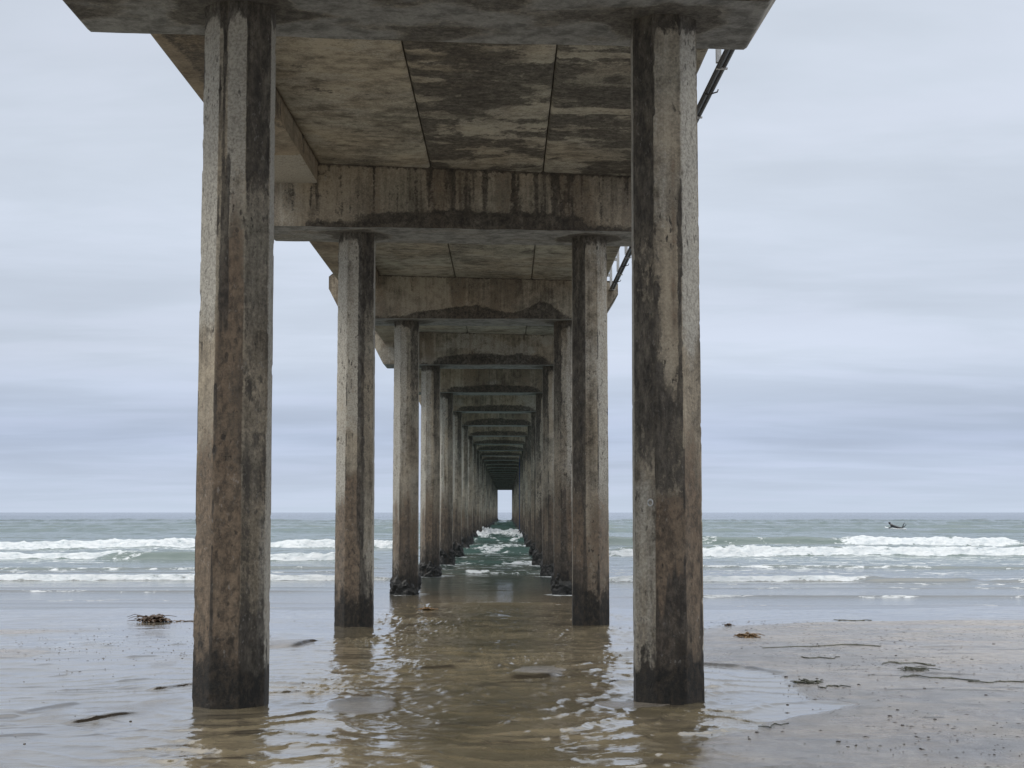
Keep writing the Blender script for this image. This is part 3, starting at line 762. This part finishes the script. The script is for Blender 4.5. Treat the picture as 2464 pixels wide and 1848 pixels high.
# ------------------------------------------------------------------ kelp and debris
def ribbon(V, F, p0, ang, L, w, curl, lift, r):
    n = 9; p = np.array(p0, float); a = ang; off = len(V)
    for i in range(n+1):
        t = i/n
        ww = w*math.sin(math.pi*min(1, .12+t*.88))**.6
        sx, sy = -math.sin(a), math.cos(a)
        zz = p[2]+lift*math.sin(math.pi*t)*(.6+.4*r.random())
        tw = r.uniform(-.5, .5)*ww
        V.append((p[0]+sx*ww/2, p[1]+sy*ww/2, zz+tw)); V.append((p[0], p[1], zz+.006)); V.append((p[0]-sx*ww/2, p[1]-sy*ww/2, zz-tw*.3))
        p[0] += math.cos(a)*L/n; p[1] += math.sin(a)*L/n; a += curl/n+r.uniform(-.15, .15)
    for i in range(n):
        for k in range(2):
            q = off+i*3+k; F.append((q, q+1, q+4, q+3))
def clump(name, x, y, w, dep, h, nb, label, cat, mat, seed, tail=0, wr=.035, group=None):
    r = random.Random(seed); V = []; F = []
    for k in range(nb):
        a = r.uniform(0, 2*math.pi); q = r.random()**.7
        px, py = math.cos(a)*w/2*q*.75, math.sin(a)*dep/2*q*.75
        hz = h*(1-q)**.8*r.uniform(.2, 1)
        ribbon(V, F, (px, py, .004+hz*.8), r.uniform(0, 6.28), r.uniform(.35, .8)*w*.6, wr*r.uniform(.6, 1.3), r.uniform(-2.5, 2.5), h*r.uniform(.05, .35), r)
    for k in range(int(nb*.08)):
        a = r.uniform(0, 2*math.pi)
        ribbon(V, F, (math.cos(a)*w*.3, math.sin(a)*dep*.3, h*r.uniform(.1, .8)), a+r.uniform(-1, 1), w*r.uniform(.5, .9), wr*.28, r.uniform(-3, 3), h*r.uniform(.1, .5), r)
    for k in range(int(tail*14)):
        t = r.random()
        ribbon(V, F, (w*.35+t*tail, r.uniform(-.03, .03), .006), r.uniform(-.3, .3), .16, wr*.5, r.uniform(-1, 1), .012*(1-t)+.004, r)
    me = bpy.data.meshes.new(name); me.from_pydata(V, [], F); me.update()
    me.polygons.foreach_set('use_smooth', np.ones(len(me.polygons), dtype=bool))
    o = link(name, me, mat)
    sm = o.modifiers.new('thick', 'SOLIDIFY'); sm.thickness = .003
    o.location = (x, y, sand_z1(x, y)-.002)
    return tag(o, label, cat, group)
clump('kelp_pile', -5.66, 25.0, .44, .4, .12, 170, 'large dark brown kelp pile with trailing strand beside the nearest left column', 'kelp', M['kelp'], 1, tail=.55, wr=.055)
clump('kelp_pile', 3.26, 21.0, .30, .35, .065, 70, 'small rusty orange kelp tuft lying on damp sand right of the nearest right column', 'kelp', M['kelp_light'], 2)
clump('kelp_pile', -1.46, 28.6, .30, .3, .05, 60, 'little ochre kelp tuft on wet sand between the columns under the pier', 'kelp', M['kelp_light'], 3)
clump('kelp_pile', 4.09, 15.64, .26, .4, .03, 34, 'sprawling olive seaweed tuft in the middle of the damp sand on the right', 'seaweed', M['eelgrass'], 4, wr=.012)
clump('kelp_pile', 2.78, 14.35, .24, .22, .025, 40, 'dark green seaweed tuft at the edge of the wet film on the right sand', 'seaweed', M['eelgrass'], 5, wr=.02)
clump('kelp_pile', 3.40, 23.9, .14, .2, .04, 18, 'purplish seaweed scrap near the shoreline just right of the nearest right column', 'seaweed', M['kelp'], 6)
def strand(x0, y0, x1, y1, w, label, seed, mat='eelgrass'):
    r = random.Random(seed); V = []; F = []
    n = 26; A = np.array([x0, y0]); B = np.array([x1, y1])
    px = r.uniform(0, 6)
    cx, cy = (A+B)/2
    for pas in range(3):
        off = len(V); o2 = r.uniform(-1, 1)*w
        a0, a1 = (0, 1) if pas == 0 else sorted((r.random(), r.random()))
        for i in range(n+1):
            t = a0+(a1-a0)*i/n
            p = A+(B-A)*t
            bx, by = p[0], p[1]+o2+math.sin(t*5+px)*.10+math.sin(t*13+px*2)*.06+math.sin(t*29+px)*.02
            z = sand_z1(bx, by)+.004
            ww = w*.34*math.sin(math.pi*min(1, .1+.9*i/n))**.4*r.uniform(.5, 1.2)
            V += [(bx-cx, by-ww-cy, z), (bx-cx, by-cy, z+.007), (bx-cx, by+ww-cy, z)]
        for i in range(n):
            for k in range(2):
                q = off+i*3+k; F.append((q, q+3, q+4, q+1))
    me = bpy.data.meshes.new('strand'); me.from_pydata(V, [], F); me.update()
    o = link('seaweed_strand', me, M[mat]); o.location = (cx, cy, 0)
    sm = o.modifiers.new('thick', 'SOLIDIFY'); sm.thickness = .004
    tag(o, label, 'seaweed')
ST = [(3.1, 19.0, 4.62, 19.3, .05, 'long thin olive seaweed strand right of the small rusty kelp tuft'),
      (3.3, 17.25, 3.72, 17.35, .05, 'short dark green seaweed strand midway between long strand and wet film'),
      (3.95, 16.55, 4.50, 16.5, .07, 'bushy green seaweed strand just behind the sprawling olive tuft'),
      (3.75, 14.95, 4.45, 14.75, .03, 'fine straight seaweed strand in front of the sprawling olive tuft'),
      (4.3, 14.55, 5.1, 14.45, .03, 'thin dark seaweed strand running off the right picture edge'),
      (5.35, 25.3, 5.95, 25.2, .07, 'green seaweed strand lying along the shoreline on the right'),
      (2.78, 14.02, 3.08, 13.95, .03, 'curled dark seaweed strand in front of the dark green tuft'),
      (1.82, 11.3, 2.05, 11.2, .02, 'small dark seaweed strand on near sand by the right film edge'),]
for k, a in enumerate(ST): strand(*a, 20+k)
PB = [(5.1,20.15),(4.95,19.83),(6.16,19.64),(4.55,19.24),(4.77,18.85),(3.21,14.18),(3.7,13.79),(3.51,15.07),(1.65,10.66),(1.63,10.5),(2.21,10.4),(2.28,10.2),(2.21,10.13),(2.61,10.26),(2.85,10.55),(3.01,10.43),(3.11,9.96),(3.04,9.74),(2.78,10.6),(2.84,11.2),(3.17,11.21),(3.18,11.58),(3.56,11.32),(3.04,12.12),(2.89,11.76),(4.68,14.57),(2.29,12.71),(1.74,10.87),(2.66,10.04),(3.3,10.97),(-2.79,11.58),(-3.18,10.31),(-4.95,19.3)]
def pebble_mesh(seed, r0):
    r = random.Random(seed); import bmesh
    bm = bmesh.new(); bmesh.ops.create_icosphere(bm, subdivisions=2, radius=r0)
    for v in bm.verts:
        k = 1+.35*(float(vn(np.array(v.co.x/r0*1.2+seed), np.array(v.co.y/r0*1.2), seed))-.5)*2
        v.co = (v.co.x*k*1.3, v.co.y*k, v.co.z*k*.55)
    me = bpy.data.meshes.new('pebble'); bm.to_mesh(me); bm.free()
    me.polygons.foreach_set('use_smooth', np.ones(len(me.polygons), dtype=bool)); me.materials.append(M['pebble'])
    return me
pm = [pebble_mesh(k, .0135) for k in range(4)]
rp = random.Random(8)
PB += [(rp.uniform(2.6, 6.5), rp.uniform(12, 23)) for _ in range(16)]
for k, (x, y) in enumerate(PB):
    o = bpy.data.objects.new('pebble', pm[k % 4]); COL.objects.link(o)
    s_ = rp.uniform(.55, 1.25)*(1 if y > 11.5 else .8); o.scale = (s_, s_, s_)
    o.rotation_euler = (0, 0, rp.uniform(0, 6))
    o.location = (x, y, sand_z1(x, y)+.002)
    tag(o, 'small dark pebble lying on the wet beach sand', 'pebble', 'dark pebbles scattered over the beach sand')
# fine shell grit and weed crumbs: uncountable
V = []; F = []
rg = random.Random(3)
N = 3000
gx = []; gy = []
while len(gx) < N:
    y = 9.2+16*rg.random()**1.1; x = rg.uniform(-7.5, 8)
    if abs(x) > y*.36+1: continue
    if x > 1.2: pr = .9 if (x > 2.2+.02*y) else .15
    elif x < -3.2: pr = .5 if 17 < y < 23.5 else .10
    else: pr = 0
    if float(vn(np.array(x*1.1), np.array(y*.7), 3)) < .35: pr *= .3
    if rg.random() < pr: gx.append(x); gy.append(y)
gz = sand_fields(np.array([gx]), np.array([gy]))[0][0]
for x, y, z in zip(gx, gy, gz):
    r_ = rg.uniform(.002, .0065); e = rg.choice([1, 1.2, 2.5, 4]); a = rg.uniform(-.5, .5); o = len(V)
    ca, sa = math.cos(a), math.sin(a)
    for (dx, dy, dz) in ((-e, 0, 0), (0, -1, 0), (e, 0, 0), (0, 1, 0), (0, 0, .9)):
        V.append((x+(dx*ca-dy*sa)*r_, y+(dx*sa+dy*ca)*r_, z+dz*r_+.001))
    F += [(o, o+1, o+4), (o+1, o+2, o+4), (o+2, o+3, o+4), (o+3, o, o+4)]
me = bpy.data.meshes.new('grit'); me.from_pydata(V, [], F); me.update()
tag(link('beach_grit', me, M['pebble']), 'dark crumbs of shell and weed scattered over the sand', 'grit', kind='stuff')

# ------------------------------------------------------------------ surfer
def skin(name, joints, edges, mat, parent=None, root=0):
    me = bpy.data.meshes.new(name)
    me.from_pydata([j[:3] for j in joints], edges, []); me.update()
    o = link(name, me, mat, parent)
    md = o.modifiers.new('skin', 'SKIN'); md.use_smooth_shade = True
    lay = me.skin_vertices[0] if me.skin_vertices else None
    if lay is None:
        bpy.context.view_layer.objects.active = o
        lay = me.skin_vertices[0]
    for i, j in enumerate(joints):
        lay.data[i].radius = (j[3], j[3]*(j[4] if len(j) > 4 else 1)); lay.data[i].use_root = (i == root)
    sb = o.modifiers.new('sub', 'SUBSURF'); sb.levels = 1; sb.render_levels = 2
    return o
SX, SY = 39.3, 156.0
gxs, gys = np.meshgrid(np.linspace(SX-1, SX+1, 9), np.linspace(SY-1, SY+1, 9))
sz = float(sea_fields(gxs, gys)[0].max())+.02
# board: swallow-tailed plank with rocker, nose to -x
n = 25; V = []; F = []
L = 2.15
for i in range(n):
    t = i/(n-1); x = -L/2+L*t
    w = .27*math.sin(math.pi*min(1, max(0.02, t*.93+.05)))**.5
    zc = .10*max(0, (.35-t)/.35)**2+.02*max(0, (t-.8)/.2)**2
    for u in (-1, -.75, 0, .75, 1): V.append((x, u*w, zc+(.035 if abs(u) < 1 else 0)+(.01 if u == 0 else 0)))
    for u in (.75, 0, -.75): V.append((x, u*w, zc-.03))
for i in range(n-1):
    for k in range(8): F.append((i*8+k, i*8+(k+1) % 8, (i+1)*8+(k+1) % 8, (i+1)*8+k))
F.append(tuple(range(7, -1, -1))); F.append(tuple((n-1)*8+k for k in range(8)))
me = bpy.data.meshes.new('surfboard'); me.from_pydata(V, [], F); me.update()
me.polygons.foreach_set('use_smooth', np.ones(len(me.polygons), dtype=bool))
ob = link('surfboard', me, M['board']); ob.location = (SX, SY, sz+.03); ob.rotation_euler = (0, math.radians(3), math.radians(-24))
tag(ob, 'white surfboard floating under the person far out on the right', 'surfboard')
J = [(.18, 0, .20, .17, .85), (-.05, 0, .22, .16, .85), (-.28, 0, .30, .19, .85), (-.46, 0, .40, .17, .85), (-.55, 0, .49, .08), (-.60, 0, .55, .11, 1.1), (-.63, 0, .63, .125, 1.1), (-.62, 0, .71, .08),
     (-.46, .19, .36, .06), (-.44, .27, .18, .045), (-.62, .25, .10, .04), (-.70, .24, .09, .035),
     (-.46, -.19, .36, .06), (-.44, -.27, .18, .045), (-.62, -.25, .10, .04), (-.70, -.24, .09, .035),
     (.24, .10, .16, .09), (.62, .13, .12, .065), (.72, .14, .40, .05), (.80, .14, .58, .03), (.90, .14, .66, .03),
     (.24, -.10, .16, .09), (.62, -.13, .12, .065), (.88, -.16, .28, .05), (1.02, -.16, .42, .03), (1.06, -.16, .52, .03)]
Ed = [(0,1),(1,2),(2,3),(3,4),(4,5),(5,6),(6,7),(3,8),(8,9),(9,10),(10,11),(3,12),(12,13),(13,14),(14,15),(0,16),(16,17),(17,18),(18,19),(19,20),(0,21),(21,22),(22,23),(23,24),(24,25)]
pe = skin('person', J, Ed, M['wetsuit'])
pe.location = (SX, SY, sz+.0); pe.rotation_euler = (0, math.radians(1), math.radians(-24))
tag(pe, 'person in a black wetsuit lying prone on a white surfboard with feet raised', 'person')

# ------------------------------------------------------------------ world, sun, camera
EL, AZ = math.radians(52), math.radians(250)
w = bpy.data.worlds.new('World'); SC.world = w; w.use_nodes = True
t = NT(w.node_tree); t.n.clear()
out = t.new('ShaderNodeOutputWorld')
sky = t.new('ShaderNodeTexSky', sky_type='NISHITA'); sky.sun_disc = False; sky.sun_elevation = EL; sky.sun_rotation = AZ
bg1 = t.new('ShaderNodeBackground'); t.l.new(sky.outputs[0], bg1.inputs[0]); bg1.inputs[1].default_value = .08
tc = t.new('ShaderNodeTexCoord').outputs['Generated']
sp = t.new('ShaderNodeSeparateXYZ'); t.l.new(tc, sp.inputs[0])
z = t.math('MAXIMUM', sp.outputs[2], 0.0)
dn = t.math('ADD', z, .075)
cv = t.new('ShaderNodeCombineXYZ'); t.l.new(t.math('DIVIDE', sp.outputs[0], dn), cv.inputs[0]); t.l.new(t.math('DIVIDE', sp.outputs[1], dn), cv.inputs[1])
n1 = t.noise(cv.outputs[0], .42, 6, .55, .35, sc=(.75, 1, 1), loc=(3.3, 1.7, 0))
n2 = t.noise(cv.outputs[0], 1.35, 5, .55, .3, sc=(.6, 1.1, 1), loc=(8, 2, 0))
g = t.ramp(z, [(0, (.555, .640, .770)), (.022, (.520, .600, .745)), (.048, (.465, .545, .705)), (.075, (.520, .595, .735)), (.10, (.580, .648, .765)), (.22, (.610, .672, .768)), (.36, (.625, .685, .775)), (.62, (1.75, 1.76, 1.78)), (1, (2.7, 2.7, 2.7))])
# brightness of the layered cloud, and faint lavender in its thin parts
f = t.math('ADD', t.mapr(n1, .30, .70, -.075, .075), t.mapr(n2, .35, .65, -.05, .05))
f = t.math('ADD', t.math('MULTIPLY', f, t.mapr(z, 0, .04, .35, 1.0)), 1.0)
gm = t.new('ShaderNodeVectorMath', operation='SCALE'); t.l.new(g, gm.inputs[0]); t.l.new(f, gm.inputs[3])
cc = t.mix(t.mapr(n2, .45, .65, 0, .3), gm.outputs[0], t.mix(1.0, gm.outputs[0], (1.03, .985, 1.01), 'MULTIPLY'))
bg2 = t.new('ShaderNodeBackground'); t.l.new(cc, bg2.inputs[0]); bg2.inputs[1].default_value = 1.0
mx = t.new('ShaderNodeMixShader'); mx.inputs[0].default_value = .94
t.l.new(bg1.outputs[0], mx.inputs[1]); t.l.new(bg2.outputs[0], mx.inputs[2]); t.l.new(mx.outputs[0], out.inputs[0])

sl = bpy.data.lights.new('sun', 'SUN'); sl.energy = 1.2; sl.angle = math.radians(18); sl.color = (1, .95, .87)
so = bpy.data.objects.new('sun', sl); COL.objects.link(so)
# pointing: from the left, slightly behind the camera
dirv = (math.sin(AZ)*math.cos(EL), math.cos(AZ)*math.cos(EL), math.sin(EL))
from mathutils import Vector
so.rotation_euler = Vector(dirv).to_track_quat('Z', 'Y').to_euler(); so.location = (-20, -20, 40)

cd = bpy.data.cameras.new('camera'); cam = bpy.data.objects.new('camera', cd); COL.objects.link(cam)
cd.lens = 36*3700/2464; cd.sensor_width = 36; cd.clip_start = .05; cd.clip_end = 60000
cam.location = (0, 0, EYE)
cam.rotation_euler = (math.pi/2+math.atan(309/3700), 0, -math.atan(12/3700))
SC.camera = cam
SC.view_settings.view_transform = 'Standard'; SC.view_settings.look = 'None'
SC.view_settings.exposure = .08; SC.view_settings.gamma = 1
SC.cycles.max_bounces = 6
SC.cycles.diffuse_bounces = 4
